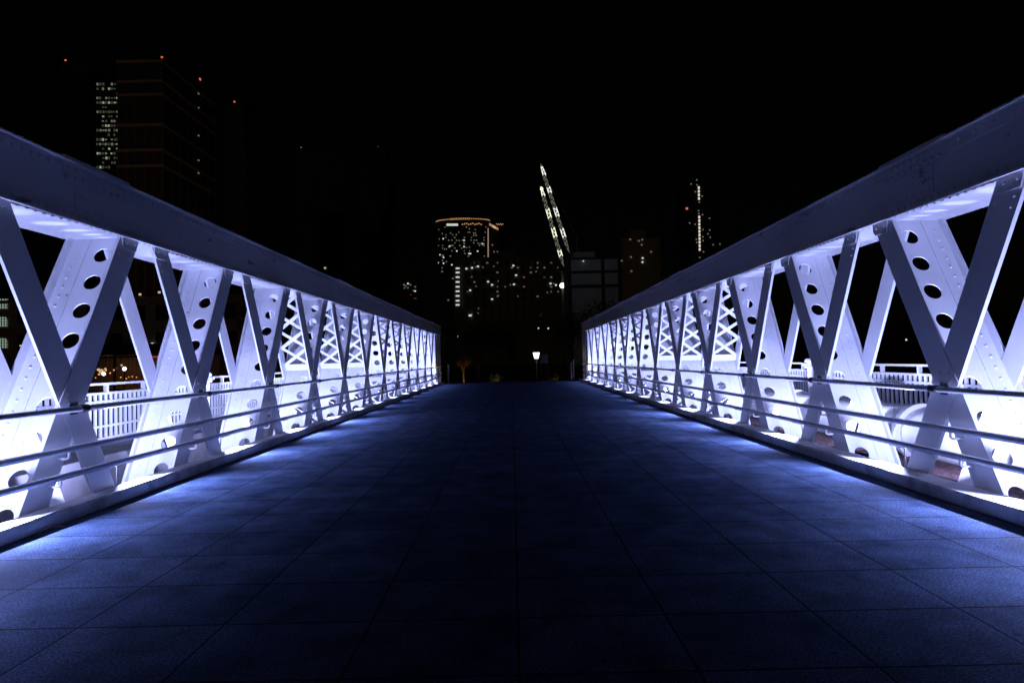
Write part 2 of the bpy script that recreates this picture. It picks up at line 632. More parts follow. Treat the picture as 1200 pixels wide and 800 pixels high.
def chord(root):
    y0, y1 = Y_END0 - Y_MID, Y_END1 - Y_MID
    r = empty("top_chord", parent=root)
    m = MB()
    xi, xo = -.035, W + .035
    m.box(xi, xi + .025, y0, y1, Z_TOP + .022, Z_CH - .022)
    m.box(xo - .025, xo, y0, y1, Z_TOP + .022, Z_CH - .022)
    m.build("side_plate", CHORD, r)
    m = MB()
    m.box(xi - .03, xo + .03, y0, y1, Z_TOP, Z_TOP + .02)
    n = int((y1 - y0) / .105)
    for i in range(n):
        y = y0 + .05 + i * .105
        m.rivet((xi + .03, y, Z_TOP), (0, 0, -1), .019, .016)
        m.rivet((xo - .03, y, Z_TOP), (0, 0, -1), .019, .016)
    m.build("soffit_plate", PAINT, r)
    m = MB()
    m.box(xi - .085, xo + .085, y0, y1, Z_CH - .02, Z_CH)
    for x, sg in ((xi, -1), (xo, 1)):
        m.box(min(x + sg * .001, x + sg * .020), max(x + sg * .001, x + sg * .020), y0, y1, Z_CH - .15, Z_CH - .021)
    for i in range(n):
        y = y0 + .05 + i * .105
        m.rivet((xi - .020, y, Z_CH - .075), (-1, 0, 0), .030, .026)
        m.rivet((xo + .020, y, Z_CH - .075), (1, 0, 0), .030, .026)
        m.rivet((xi - .04, y + .05, Z_CH), (0, 0, 1), .030, .026)
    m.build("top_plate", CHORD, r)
    m = MB()
    for x, sg in ((xi, -1), (xo, 1)):
        m.box(min(x + sg * .001, x + sg * .011), max(x + sg * .001, x + sg * .011), y0, y1, Z_TOP + .0215, Z_TOP + .10)
    for i in range(n):
        y = y0 + .05 + i * .105
        m.rivet((xi - .011, y, Z_TOP + .062), (-1, 0, 0), .022, .019)
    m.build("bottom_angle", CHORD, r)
    # splice covers
    spl = [.12, 3.9, 7.1, 10.88]
    for sp in spl:
        yc = ny(sp) - Y_MID
        m = MB()
        hl = .52
        m.box(xi - .05, xo + .05, yc - hl, yc + hl, Z_CH + .001, Z_CH + .045)
        poly = [(yc - hl, Z_CH - .022), (yc + hl, Z_CH - .022), (yc + hl - .05, Z_CH - .2), (yc - hl + .05, Z_CH - .2)]
        m.prism(poly, xi - .034, xi - .0205)
        for i in range(9):
            for z in (Z_CH - .075, Z_CH - .165):
                m.rivet((xi - .034, yc - .44 + i * .11, z), (-1, 0, 0), .030, .026)
        m.box(xi - .009, xi - .001, yc - .3, yc + .3, Z_TOP + .105, Z_CH - .205)
        for i in range(5):
            for j in range(3):
                m.rivet((xi - .009, yc - .24 + i * .12, Z_TOP + .15 + j * .12), (-1, 0, 0), .017, .012)
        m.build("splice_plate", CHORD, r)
    return r

def bottom_chord(root):
    y0, y1 = Y_END0 - Y_MID, Y_END1 - Y_MID
    m = MB()
    m.box(-.008, W + .03, y0, y1, -.62, Z_BOT)
    m.build("bottom_chord", CONC, root)

def end_post(root, s):
    """closed plated box at an end of the girder"""
    r = empty("end_post", parent=root)
    ya, yb = (ny(11.72) - Y_MID, Y_END1 - Y_MID)
    m = MB()
    m.box(-.02, W + .02, ya + .45, yb, Z_BOT, Z_TOP - .001)
    if s < 0:
        m.v = [(x, -y, z) for x, y, z in m.v]
        m.f = [f[::-1] for f in m.f]
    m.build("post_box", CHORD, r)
    m = MB()
    m.box(.02, W - .02, ya, ya + .449, Z_BOT, Z_TOP - .002)
    for z in [0.1 + .13 * i for i in range(23)]:
        m.rivet((.02, ya + .08, z), (-1, 0, 0))
        m.rivet((.02, ya + .38, z), (-1, 0, 0))
    if s < 0:
        m.v = [(x, -y, z) for x, y, z in m.v]
        m.f = [f[::-1] for f in m.f]
    m.build("stiffener_plate", PAINT, r)

for kind in ("plate", "lattice", "open"):
    for s in (1, -1):
        PROTO[kind, s] = diagonal(kind, s)

gm = MB()   # small cap bracket where a diagonal meets the chord
gm.prism([(-.13, Z_TOP - .002), (.15, Z_TOP - .002), (.15, Z_TOP - .09), (.11, Z_TOP - .14), (-.09, Z_TOP - .14)], -.022, -.0065)
for y in (-.06, .08):
    gm.rivet((-.022, y, Z_TOP - .06), (-1, 0, 0), .016)
GUSSET = gm.build("gusset", PAINT)
gm = MB()
gm.prism([(-.19, Z_NODE), (0, Z_NODE + .36), (.19, Z_NODE), (0, Z_NODE - .36)], -.014, -.0055)
for dz in (-.2, -.1, 0, .1, .2):
    for dy in (-.06, .06):
        if abs(dz) < .15:
            gm.rivet((-.014, dy, Z_NODE + dz), (-1, 0, 0), .017)
NODEPL = gm.build("node_plate", PAINT)
fm = MB()   # bulkhead lamp bolted to the back of a lower flange
fm.box(-.05, -.001, -.06, .06, -.045, .045)
fm.box(-.012, .019, -.072, -.061, -.05, .05)
fm.box(.020, .026, -.06, .19, -.07, .10)       # shield added to keep the beam off the kerb and rails
FLOOD = fm.build("floodlight", BLACKM)
fm = MB()
fm.box(.0265, .034, -.045, .045, -.035, .035)
LENS = fm.build("lens", W_LED, FLOOD)
fm = MB()   # added kerb lamp, put in to make the light pools on the deck
fm.box(-.06, .03, -.12, .12, .012, .020)       # hood
fm.box(-.066, -.0605, -.12, .12, -.010, .020)    # its front lip keeps the light off the far truss
fm.box(-.06, .03, -.126, -.1205, -.018, .020)
fm.box(-.06, .03, .1205, .126, -.018, .020)
fm.box(.0305, .040, -.126, .126, -.03, .020)
fm.box(.041, .050, -.012, .012, -.42, .015)
KERB_FILL = fm.build("added_kerb_light", BLACKM)
used = {}
def use(root, key):
    o = PROTO[key]
    if not used.get(key):
        used[key] = True
        o.parent = root
        return o
    return copy_tree(o, root)

first = [True]
lamp_data = bpy.data.lights.new("floodlight_lamp", 'AREA')
lamp_data.shape = 'RECTANGLE'
lamp_data.size = .09
lamp_data.size_y = .07
lamp_data.energy = LED_POWER
lamp_data.color = LED
spill_data = bpy.data.lights.new("added_deck_spill", 'SPOT')  # added spots that throw the light pools beside the kerbs
spill_data.spot_size = R(124)
spill_data.spot_blend = 1.0
spill_data.shadow_soft_size = .006
spill_data.energy = SPILL_POWER
spill_data.color = LED
spill_far = spill_data.copy()
spill_far.energy = SPILL_POWER * .2
for side in (1, -1):
    root = empty("truss_girder", (side * LAT[side], Y_MID, 0), 0 if side > 0 else math.pi)
    tag(root, "white riveted steel X truss girder with holed plates on the %s of the walkway" % ("right" if side > 0 else "left"), "truss girder", "bridge truss girders")
    chord(root)
    bottom_chord(root)
    end_post(root, 1)
    end_post(root, -1)
    for n in range(12):
        y = ny(n) - Y_MID
        near = n < 6
        mid = 3 <= n <= 8
        ka = "plate" if near else ("lattice" if mid else "open")
        kb = "plate" if not near else ("lattice" if mid else "open")
        a = use(root, (ka, 1))
        b = use(root, (kb, -1))
        a.location = (0, y, 0)
        b.location = (0, y, 0)
        for yy, src in ((y + K * 1.92 * 1.0, GUSSET), (y - K * 1.92, GUSSET), (y, NODEPL)):
            g = src if first[0] and src.parent is None else src.copy()
            if g is not src:
                COL.objects.link(g)
            g.parent = root
            g.location = (0, yy, 0)
    spots = [(.12, ny(n if n >= 0 else -.80) + .94) for n in range(-1, 12)]
    spots.append((-.10, 3.35 if side > 0 else 2.9))     # one more added deck light, on the end post
    sg = 1 if side > 0 else -1      # the left girder is turned round, so its lamps count backwards
    for n in range(-1, 12):
        yl = sg * (ny(n if n >= 0 else -.80) + .52 - Y_MID)
        f = FLOOD if FLOOD.parent is None else copy_tree(FLOOD, root)
        f.parent = root
        f.location = (.09, yl, .28)
        f.scale = (1, sg, 1)
        lo = bpy.data.objects.new("floodlight_lamp", lamp_data)
        COL.objects.link(lo)
        lo.parent = root
        lo.location = (.16, yl, .29)
        lo.rotation_euler = Vector((.44, sg * .42, .80)).to_track_quat('-Z', 'Y').to_euler()
    for lx, ly in spots:
        yl = sg * (ly - Y_MID)
        f = KERB_FILL if KERB_FILL.parent is None else copy_tree(KERB_FILL, root)
        f.parent = root
        f.location = (lx, yl, .345)
        sp = bpy.data.objects.new("added_deck_spill", spill_data)
        COL.objects.link(sp)
        sp.parent = root
        sp.location = (lx, yl, .3445)
        if ly > ny(4.2):
            sp.data = spill_far
        sp.rotation_euler = Vector((-.985, 0, -.17)).to_track_quat('-Z', 'Y').to_euler()

# ------------------------------------------------------------------ handrails on the trusses
RX = .125   # rail centre in front of the truss face
RZ = (1.08, .68, .42)
for side in (-1, 1):
    x = side * (LAT[side] - RX)
    root = empty("handrail", (x, Y_END0, 0))
    tag(root, "three bar round steel handrail fixed to the %s truss" % ("left" if side < 0 else "right"), "handrail", "handrails along the trusses")
    for i, z in enumerate(RZ):
        m = MB()
        m.tube([(0, 0, z), (0, Y_END1 - Y_END0 - .5, z)], (.031, .033, .033)[i], 14)
        m.build("rail", STEEL, root, smooth=True)
    for n in range(12):
        y = ny(n) - Y_END0
        m = MB()
        m.tube([(0, y - .05, RZ[0]), (0, y + .05, RZ[0])], .042, 12)
        m.tube([(0, y, RZ[0]), (side * (RX - .01), y, RZ[0])], .02, 8)
        m.box(min(side * (RX - .03), side * (RX - .012)), max(side * (RX - .03), side * (RX - .012)), y - .05, y + .05, RZ[0] - .06, RZ[0] + .06)
        m.build("clamp", DARKSTEEL, root, smooth=False)
        for z, yo in ((RZ[1], .19), (RZ[2], .34)):
            y2 = ny(n) - Y_END0 - K * (Z_NODE - z) * .9
            m = MB()
            dx = side
            m.tube([(0, y2, z - .02), (0, y2, z - .075), (dx * .012, y2, z - .09), (dx * .03, y2, z - .095), (dx * .155, y2, z - .095)], .013, 8)
            m.build("bracket", FENCE, root, smooth=True)
    for n in (7.5, 8.5, 9.5, 10.5, 11.5, 12.1):
        y = ny(n) - Y_END0
        m = MB()
        m.tube([(0, y, .13), (0, y, RZ[0])], .024, 8)
        m.build("post", STEEL, root, smooth=True)

# ------------------------------------------------------------------ outer picket fences
for side in (-1, 1):
    xf = side * 7.0
    zb = .27 if side < 0 else .36
    y0, y1 = 3.5, Y_END1
    root = empty("picket_fence", (xf, y0, 0))
    tag(root, "white picket fence with a slotted band beyond the %s truss" % ("left" if side < 0 else "right"), "picket fence", "white fences outside the trusses")
    Lf = y1 - y0
    m = MB()
    m.box(-.045, .045, 0, Lf, 1.205, 1.245)
    m.build("top_rail", FENCE, root)
    for z0, z1 in ((1.045, 1.085), (.925, .945), (.905, .923), (.40 + .09, .40 + .125)):
        m = MB()
        m.box(-.03, .03, 0, Lf, z0, z1)
        m.build("rail", FENCE, root)
    # below the bottom rail another short band and a sill rail on the plinth
    m = MB()
    m.box(-.03, .03, 0, Lf, zb + .02, zb + .05)
    m.build("sill_rail", FENCE, root)
    npk = int(Lf / .126)
    groups = [list(range(npk))[:100], list(range(npk))[100:]]
    pic = None
    for k in groups[0]:
        if pic is None:
            m = MB()
            m.box(-.012, .012, -.028, .028, zb + .051, 1.044)
            pic = m.build("picket", FENCE, root)
            o = pic
        else:
            o = pic.copy()
            COL.objects.link(o)
        o.location = (0, .06 + k * .126, 0)
    m = MB()
    for k in groups[1]:
        m.box(-.012, .012, .06 + k * .126 - .028, .06 + k * .126 + .028, zb + .051, 1.044)
    o = m.build("pickets", FENCE, root)
    o["kind"] = "stuff"
    post = None
    y = .5
    while y < Lf:
        if post is None:
            m = MB()
            m.box(-.028, .028, -.028, .028, 1.086, 1.2045)
            post = o = m.build("post", FENCE, root)
        else:
            o = post.copy()
            COL.objects.link(o)
        o.location = (0, y, 0)
        y += 1.0

# water main on the right, with collars and an elbow into the soil
root = empty("water_pipe", (6.05, 6.0, 0))
tag(root, "fat white water pipe lying on the soil behind the right truss", "pipe")
m = MB()
pts = [(0, .0, -.35)] + [(0, .62 - .62 * math.cos(t), -.35 + .62 * math.sin(t)) for t in [R(a) for a in range(9, 91, 9)]] + [(0, 31.0, .27)]
m.tube(pts, .36, 28)
m.build("pipe_barrel", FENCE, root, smooth=True)
for y in (2.6, 3.9, 6.4, 12, 18, 24):
    m = MB()
    m.tube([(0, y, .27), (0, y + .09, .27)], .43, 28)
    m.build("collar", FENCE, root)
for (sx, yy, who) in ((1, ny(2.65), "right"), (-1, ny(2.5), "left")):
    root = empty("air_valve", (sx * 6.5, yy, .27 if sx < 0 else .0))
    tag(root, "white air valve standing between the %s truss and its picket fence" % who, "valve", "white air valves")
    hv = 1.36 - root.location.z
    m = MB()
    m.lathe((0, 0, 0), [(.12, 0), (.12, .05), (.06, .06), (.06, hv - .22), (.11, hv - .22), (.11, hv - .17), (.06, hv - .165), (.06, hv - .10)], 14)
    m.build("body", FENCE, root)
    m = MB()
    m.lathe((0, 0, 0), [(.10, hv - .099), (.11, hv - .05), (.08, hv - .01), (.02, hv)], 14)
    m.build("cap", FENCE, root)
    m = MB()
    m.tube([(-.16, 0, hv - .13), (.16, 0, hv - .13)], .035, 10)
    m.build("side_port", FENCE, root)

# ------------------------------------------------------------------ far end of the bridge
def bollard(px, Y, h, label):
    p = at(px, 440, Y)
    root = empty("bollard", (p.x, Y, -.45 if Y < 41 else -1.5))
    z0 = root.location.z
    tag(root, label, "bollard", "pale posts at the far end")
    m = MB()
    m.lathe((0, 0, 0), [(.06, 0), (.06, h - z0 - .1), (.05, h - z0 - .02), (.02, h - z0)], 14)
    m.build("post", FENCE, root, smooth=False)
    m = MB()
    m.lathe((0, 0, 0), [(.10, -.02), (.10, .08), (.065, .1)], 14)
    m.build("foot", BLACKM, root)
    return root
bollard(525.5, 40.5, 1.28, "pale bollard past the far end of the left truss")
bollard(670.0, 40.2, 1.18, "pale bollard nearest the walkway past the right truss")
bollard(672.6, 39.6, 1.35, "taller pale bollard right against the right truss end post")

def area_free_point(name, loc, power, col, r=.15):
    d = bpy.data.lights.new(name, 'POINT')
    d.energy = power
    d.color = col
    d.shadow_soft_size = r
    o = bpy.data.objects.new(name, d)
    COL.objects.link(o)
    o.location = loc
    return o

# lantern post
p = at(628.5, 416.5, 52)
root = empty("street_lamp", (p.x, 52, -1.5))
tag(root, "lit street lamp with a tapered white lantern past the end of the walkway", "street lamp")
hz = p.z + 1.5
m = MB()
m.lathe((0, 0, 0), [(.16, 0), (.16, .25), (.08, .35), (.05, .8), (.05, hz - .75), (.09, hz - .7), (.05, hz - .62), (.13, hz - .55), (.13, hz - .50), (.04, hz - .46), (.17, hz - .28)], 14)
m.build("post", BLACKM, root)
m = MB()
m.lathe((0, 0, 0), [(.17, hz - .275), (.30, hz + .27)], 6)
m.build("lantern", W_LANTERN, root)
m = MB()
m.lathe((0, 0, 0), [(.34, hz + .272), (.30, hz + .31), (.08, hz + .40), (.03, hz + .5)], 6)
m.build("lantern_cap", BLACKM, root)
l = area_free_point("lantern_lamp", (0, -.45, hz - .1), 25, (1, .93, .9), .2)
l.parent = root

p = at(637.5, 420, 55)
root = empty("notice_board", (p.x, 55, -1.5))
tag(root, "dim blue square notice board standing behind the street lamp", "notice board")
m = MB()
m.box(-.38, .38, -.03, .03, p.z + 1.5 - .42, p.z + 1.5 + .42)
m.build("panel", mat("blue_board", (.05, .06, .22), .6), root)
m = MB()
for x in (-.3, .3):
    m.box(x - .02, x + .02, .031, .08, 0, p.z + 1.5 + .3)
m.build("legs", BLACKM, root)

# ------------------------------------------------------------------ trees
def branch(m, p, d, L, r, depth, tips, spread):
    q = p + d * L
    midp = p + d * L * .5 + Vector((random.uniform(-1, 1), random.uniform(-1, 1), 0)) * L * .05
    m.tube([p, midp, q], r, 6, r * .65, cap=False)
    if depth == 0:
        tips.append(q)
        return
    for i in range(3 if depth > 1 else 2):
        a = random.uniform(0, 2 * math.pi)
        k = random.uniform(.5, 1) * spread
        nd = (d + Vector((math.cos(a) * k, math.sin(a) * k, random.uniform(-.05, .35)))).normalized()
        branch(m, q, nd, L * random.uniform(.62, .85), r * .6, depth - 1, tips, spread)
        if i == 0:
            tips.append(q)

def leaves(m, centre, rad, cnt, size):
    for _ in range(cnt):
        while True:
            v = Vector((random.uniform(-1, 1), random.uniform(-1, 1), random.uniform(-1, 1)))
            if v.length < 1:
                break
        c = centre + v * rad
        a = Vector((random.gauss(0, 1), random.gauss(0, 1), random.gauss(0, 1))).normalized()
        b = a.orthogonal().normalized()
        s = size * random.uniform(.6, 1.3)
        m.add([c - a * s, c + b * s * .5, c + a * s, c - b * s * .5], [(0, 1, 2, 3)])

def tree(loc, h, label, leaf, per, lrad, lsize, depth=3, spread=.6, group=None, name="tree", trunk=.28, stem=0):
    root = empty(name, loc)
    tag(root, label, "tree", group)
    m, tips = MB(), []
    if stem:
        m.tube([(0, 0, 0), (.03, 0, stem * .5), (0, 0, stem + .02)], h * .028 * trunk / .28 * 1.25, 8, h * .028 * trunk / .28, cap=False)
    branch(m, Vector((0, 0, stem)), Vector((0, 0, 1)), (h - stem) * .32 if not stem else (h - stem) * .16, h * .028 * trunk / .28, depth, tips, spread)
    m.build("trunk", BARK, root)
    m = MB()
    for t in tips:
        leaves(m, t, lrad, per, lsize)
    if m.v:
        m.build("crown", leaf, root)
    return root

p = at(543.5, 447, 47)
bt = tree((p.x, 47, -1.5), 4.5, "small sparse tree lit orange from below at the far left of the walkway", DRYLEAF, 6, .24, .045, 5, .62, name="bare_tree", trunk=.16, stem=1.5)
ul = area_free_point("tree_uplight", (p.x - .3, 45.9, -.6), 50, (1.0, .48, .12), .1)
p = at(579.5, 441, 48)
r_ = empty("shrub", (p.x, 48, -1.5))
tag(r_, "small olive shrub standing right of the orange lit tree", "shrub", "shrubs past the walkway")
m = MB()
tips = []
branch(m, Vector((0, 0, 0)), Vector((0, 0, 1)), .7, .04, 2, tips, .8)
m.build("stem", BARK, r_)
m = MB()
for t in tips:
    leaves(m, t, .3, 14, .08)
leaves(m, Vector((0, 0, 1.1)), .45, 40, .08)
m.build("foliage", YLEAF, r_)
area_free_point("shrub_uplight", (p.x + .2, 46.9, -.3), 7, (1.0, .85, .35), .1)
p2 = at(648, 443, 46)
r2 = copy_tree(r_)
r2.location = (p2.x, 46, -1.5)
r2["label"] = "small olive shrub standing right of the street lamp"
area_free_point("shrub_uplight", (p2.x + .1, 45.2, -.3), 3, (1.0, .7, .3), .1)

far = [(330, 62, 11, "dark leafy tree behind the lattice panels of the left truss"),
       (455, 85, 15, "tall dark tree rising over the far half of the left truss"),
       (500, 70, 9, "dark tree just left of the end of the left truss"),
       (600, 95, 9, "dark tree behind the middle of the walkway end"),
       (706, 72, 10, "dark tree behind the end of the right truss"),
       (668, 105, 11, "dark tree under the lit crane booms"),
       (560, 80, 8, "dark tree below the apartment block"),
       (790, 80, 10, "dark tree behind the middle of the right truss")]
base = None
for i, (px, Y, h, lab) in enumerate(far):
    p = at(px, 420, Y)
    if i % 4 == 0:
        t = tree((p.x, Y, -1.5), 10, lab, LEAF, 42, 1.5, .22, 3, .75, "dark trees beyond the bridge", trunk=.28)
        base = t
        t.scale = (h / 10,) * 3
    else:
        t = copy_tree(base)
        t.location = (p.x, Y, -1.5)
        t.rotation_euler.z = i * 1.3
        t["label"] = lab
        t.scale = (h / 10,) * 3

# ------------------------------------------------------------------ buildings far behind
def block(name, label, px0, px1, ptop, Y, depth, wall, group="towers and blocks beyond the river", cat="building"):
    a = at(px0, ptop, Y)
    b = at(px1, ptop, Y)
    top = (a.z + b.z) / 2
    x0, x1 = a.x, b.x
    root = empty(name, ((x0 + x1) / 2, Y, -1.5))
    tag(root, label, cat, group)
    h = top + 1.5
    w2 = (x1 - x0) / 2
    m = MB()
    m.box(-w2, w2, 0, depth, 0, h)
    m.build("wall", wall, root)
    return root, w2, h

def lit(root, px, py, Y, w, h, mt, name="window", d=.25):
    """lit window set in the face of a building at distance Y (sizes in photo pixels)"""
    p = at(px, py, Y) - root.location
    k = Y / F_PX / 2
    m = MB()
    m.box(-w * k, w * k, -d, .02, -h * k, h * k)
    o = m.build(name, mt, root)
    o.location = p
    return o

# dark tower far left with a red beacon
root, w2, h = block("tower_block", "dark tower with a red beacon at its left corner, far left of the skyline", 72, 104, 74, 230, 30, WALL_DARK)
lit(root, 77, 71, 229.9, 2.0, 1.6, W_RED, "beacon")
m = MB()
for i in range(7):
    m.box(-w2 + w2 * 2 * (i + .5) / 7 - .35, -w2 + w2 * 2 * (i + .5) / 7 + .35, -.5, -.01, 0, h - 3)
m.build("facade_fin", WALL_DARK, root)

# glass office tower, floors lit
root, w2, h = block("office_tower", "slim office tower with floors of greenish lit windows on the left skyline", 112, 142, 96, 215, 22, WALL_DARK)
cnt = 0
for row in range(20):
    y = 99 + row * 5.4
    band = (row % 3 != 2)
    for i in range(8):
        x = 114.5 + i * 3.35 + random.uniform(-.4, .4)
        u = random.random()
        if cnt < 96 and u < (.78 if band else .3):
            mt = random.choice([W_GREEN, W_FAINT, W_FAINT, W_DIM, W_FAINT])
            lit(root, x, y, 215, 1.9, random.choice([1.4, 2.2, 2.8]), mt)
            cnt += 1

# tower under a warm glow with slab ledges
Yt = 180
a = at(138, 72, Yt)
b = at(190, 70.5, Yt)
root = empty("concrete_tower", ((a.x + b.x) / 2, Yt, -1.5))
tag(root, "big brown tower with faint floor ledges and red beacons on its roof corners", "building", "towers and blocks beyond the river")
w2, h, dp = (b.x - a.x) / 2, b.z + 1.5, 32
m = MB()
m.box(-w2, w2, 0, dp, 0, h)
m.build("wall", WALL_DARK, root)
for py in (71.5, 95, 110.5, 146, 175.5, 194):
    zz = at(190, py, Yt).z + 1.5
    m = MB()
    m.box(-w2 - .35, w2 + .35, -.35, dp + .3, zz - .45, zz + .35)
    m.build("ledge", WALL_TAN, root)
m = MB()
for i in range(6):
    x = -w2 + 2 * w2 * i / 5
    m.box(x - .09, x + .09, -.2, -.01, 0, h - 1)
for i in range(8):
    y = dp * i / 7
    m.box(w2 + .01, w2 + .2, y - .12, y + .12, 0, h - 1)
m.build("mullion", WALL_GREY, root)
for (px, py, Yb) in ((190, 67.5, Yt - .2),):
    lit(root, px, py, Yb, 2.0, 1.7, W_RED, "beacon")
def side_light(root, px, py, w, mt, name):
    p0 = at(px, py, 100) - Vector((0, 0, CAM_H))
    xw = root.location.x + w2 + .3
    k = xw / p0.x
    p = p0 * k + Vector((0, 0, CAM_H))
    q = w * p.y / F_PX / 2
    m = MB()
    m.box(-.15, .15, -q, q, -q, q)
    o = m.build(name, mt, root)
    o.location = p - root.location
side_light(root, 234.5, 93, 2.4, W_RED, "beacon")
for py in (110, 126.5, 159, 188, 203):
    side_light(root, 232.8, py, 1.6, W_DIM, "window")
sp = bpy.data.lights.new("tower_fill_spot", 'SPOT')  # added warm fill for the ledges, no fixture stands there
sp.energy = 9000
sp.color = (1.0, .50, .20)
sp.spot_size = R(62)
sp.spot_blend = .8
so2 = bpy.data.objects.new("tower_fill_spot", sp)
COL.objects.link(so2)
so2.location = (root.location.x + 42, Yt - 55, 2)
so2.rotation_euler = (Vector((root.location.x, Yt + 5, 62)) - so2.location).to_track_quat('-Z', 'Y').to_euler()

root, w2, h = block("tower_block", "dark tower with one red beacon right of the big brown tower", 262, 288, 122, 260, 25, WALL_DARK)
lit(root, 274.8, 119.5, 259.9, 1.9, 1.7, W_RED, "beacon")
m = MB()
m.box(-w2 * .6, w2 * .6, 4, 18, h + .01, h + 4)
m.build("roof_plant", WALL_DARK, root)

root, w2, h = block("tower_block", "unlit tower behind the left truss with two tiny roof lamps", 346, 452, 176, 420, 40, WALL_DARK)
lit(root, 353, 173, 419.8, 1.3, 1.2, W_DIM, "roof_lamp")
lit(root, 443, 172, 419.8, 1.2, 1.0, W_FAINT, "roof_lamp")
lit(root, 381, 314, 419.8, 2.2, 2.0, W_WARM)

# small lit tower above the left truss end
root, w2, h = block("apartment_block", "small dark block with a cluster of lit windows above the left truss", 469, 491, 322, 300, 16, WALL_DARK)
for zx, zy in ((125, 552), (150, 545), (128, 575), (150, 572), (165, 552), (195, 565), (185, 590), (195, 592), (145, 640), (195, 637), (135, 560)):
    lit(root, 450 + zx / 5.33, 230 + zy / 5.33, 300, 1.9, 1.6, random.choice([W_COOL, W_DIM, W_DIM]))
lit(root, 450 + 168 / 5.33, 230 + 617 / 5.33, 300, 2.2, 1.3, glow("dim_red_sign", (1, .1, .06), .3), "sign_lamp")

# round hotel with a golden crown
Yh = 430
c = at(541.5, 256, Yh)
rad = 31 * Yh / F_PX
root = empty("hotel_tower", (c.x, Yh + rad * .4, -1.5))
tag(root, "round hotel tower with a golden lit crown left of the cranes", "building", "towers and blocks beyond the river")
hh = c.z + 1.5
m = MB()
m.lathe((0, 0, 0), [(rad * .98, 0), (rad * .98, hh - .8)], 64)
m.v = [(x, y * .4, z) for x, y, z in m.v]
m.build("wall", WALL_DARK, root)
m = MB()
m.lathe((0, 0, 0), [(rad * 1.03, hh - .79), (rad * 1.03, hh + .2)], 64)
m.v = [(x, y * .4, z) for x, y, z in m.v]
m.build("crown_ring", WALL_DARK, root)
rr = rad * 1.03
for i in range(40):
    t = R(180 + 4 + i * 172 / 39)
    u = Vector((math.cos(t), math.sin(t), 0))
    m = MB()
    m.obox(Vector((u.x * (rr + .15), u.y * .4 * (rr + .4), hh - .3)), Vector((-u.y, u.x * .4, 0)) * .5, u * .12, (0, 0, .62 if 13 < i < 24 else .36))
    m.build("crown_lamp", W_GOLD, root)
def on_cyl(px, py, w, h, mt, rad_, root, name="window", ey=.4):
    """lit window on a round tower: intersect the sight line with its wall"""
    o = Vector((0, 0, CAM_H))
    d = (at(px, py, 100) - o).normalized()
    cx, cy = root.location.x, root.location.y
    dy, cy = d.y / ey, cy / ey
    A = d.x * d.x + dy * dy
    B = -2 * (d.x * cx + dy * cy)
    Cc = cx * cx + cy * cy - (rad_ + .05) ** 2
    D = B * B - 4 * A * Cc
    if D < 0:
        return
    k = (-B - math.sqrt(D)) / (2 * A)
    p = o + d * k
    q = p - root.location
    u = Vector((q.x, q.y / (ey * ey), 0)).normalized()
    s = p.y / F_PX / 2
    m = MB()
    m.obox((0, 0, 0), Vector((-u.y, u.x, 0)) * w * s, u * .15, (0, 0, h * s))
    ob = m.build(name, mt, root)
    ob.location = q
for zx, zy, br in ((370, 265, 2), (345, 267, 1), (410, 312, 2), (404, 318, 1), (418, 308, 1), (350, 365, 2), (322, 367, 2), (372, 382, 2), (368, 368, 1), (390, 330, 1), (378, 330, 1), (455, 342, 2), (500, 275, 2), (490, 275, 1), (470, 277, 1), (453, 275, 1),
                   (500, 315, 2), (502, 297, 1), (515, 320, 1), (533, 318, 1), (540, 358, 2), (531, 358, 2), (560, 230, 1), (560, 245, 1), (575, 245, 1), (570, 230, 1), (600, 297, 1), (587, 293, 1), (615, 297, 2), (625, 297, 1), (585, 343, 2), (452, 240, 1), (533, 203, 1), (364, 234, 1),
                   (416, 230, 1), (340, 415, 2), (372, 418, 2), (390, 408, 1), (365, 400, 1), (424, 428, 2), (317, 236, 1), (404, 275, 1), (363, 447, 1), (363, 508, 1), (357, 590, 1), (357, 620, 1)):
    on_cyl(450 + zx / 5.33, 230 + zy / 5.33, 1.7 if br == 2 else 1.3, 1.5, W_COOL if br == 2 else W_DIM, rad * .98, root)
rw = random.Random(5)
for _ in range(52):
    on_cyl(rw.uniform(512, 571), rw.choice([266 + 3.1 * q for q in range(13)]), rw.choice([1.2, 1.7]), 1.3, rw.choice([W_AMBER, W_AMBER, W_DIM]), rad * .98, root)
for zx in range(395, 460, 9):
    on_cyl(450 + zx / 5.33, 230 + 178 / 5.33, 1.5, 2.6, W_COOL, rad * .98, root)
for i, zx in enumerate(range(490, 620, 13)):
    on_cyl(450 + zx / 5.33, 230 + (176 - (i % 3) * 3) / 5.33, 1.6, 1.5, W_GOLD, rad * .98, root, "crown_lamp")
for k in range(14):
    on_cyl(450 + 652 / 5.33 - .3, 230 + (205 + k * 13) / 5.33, 2.0, 2.0, W_PINK, rad * .98, root, "strip_lamp")

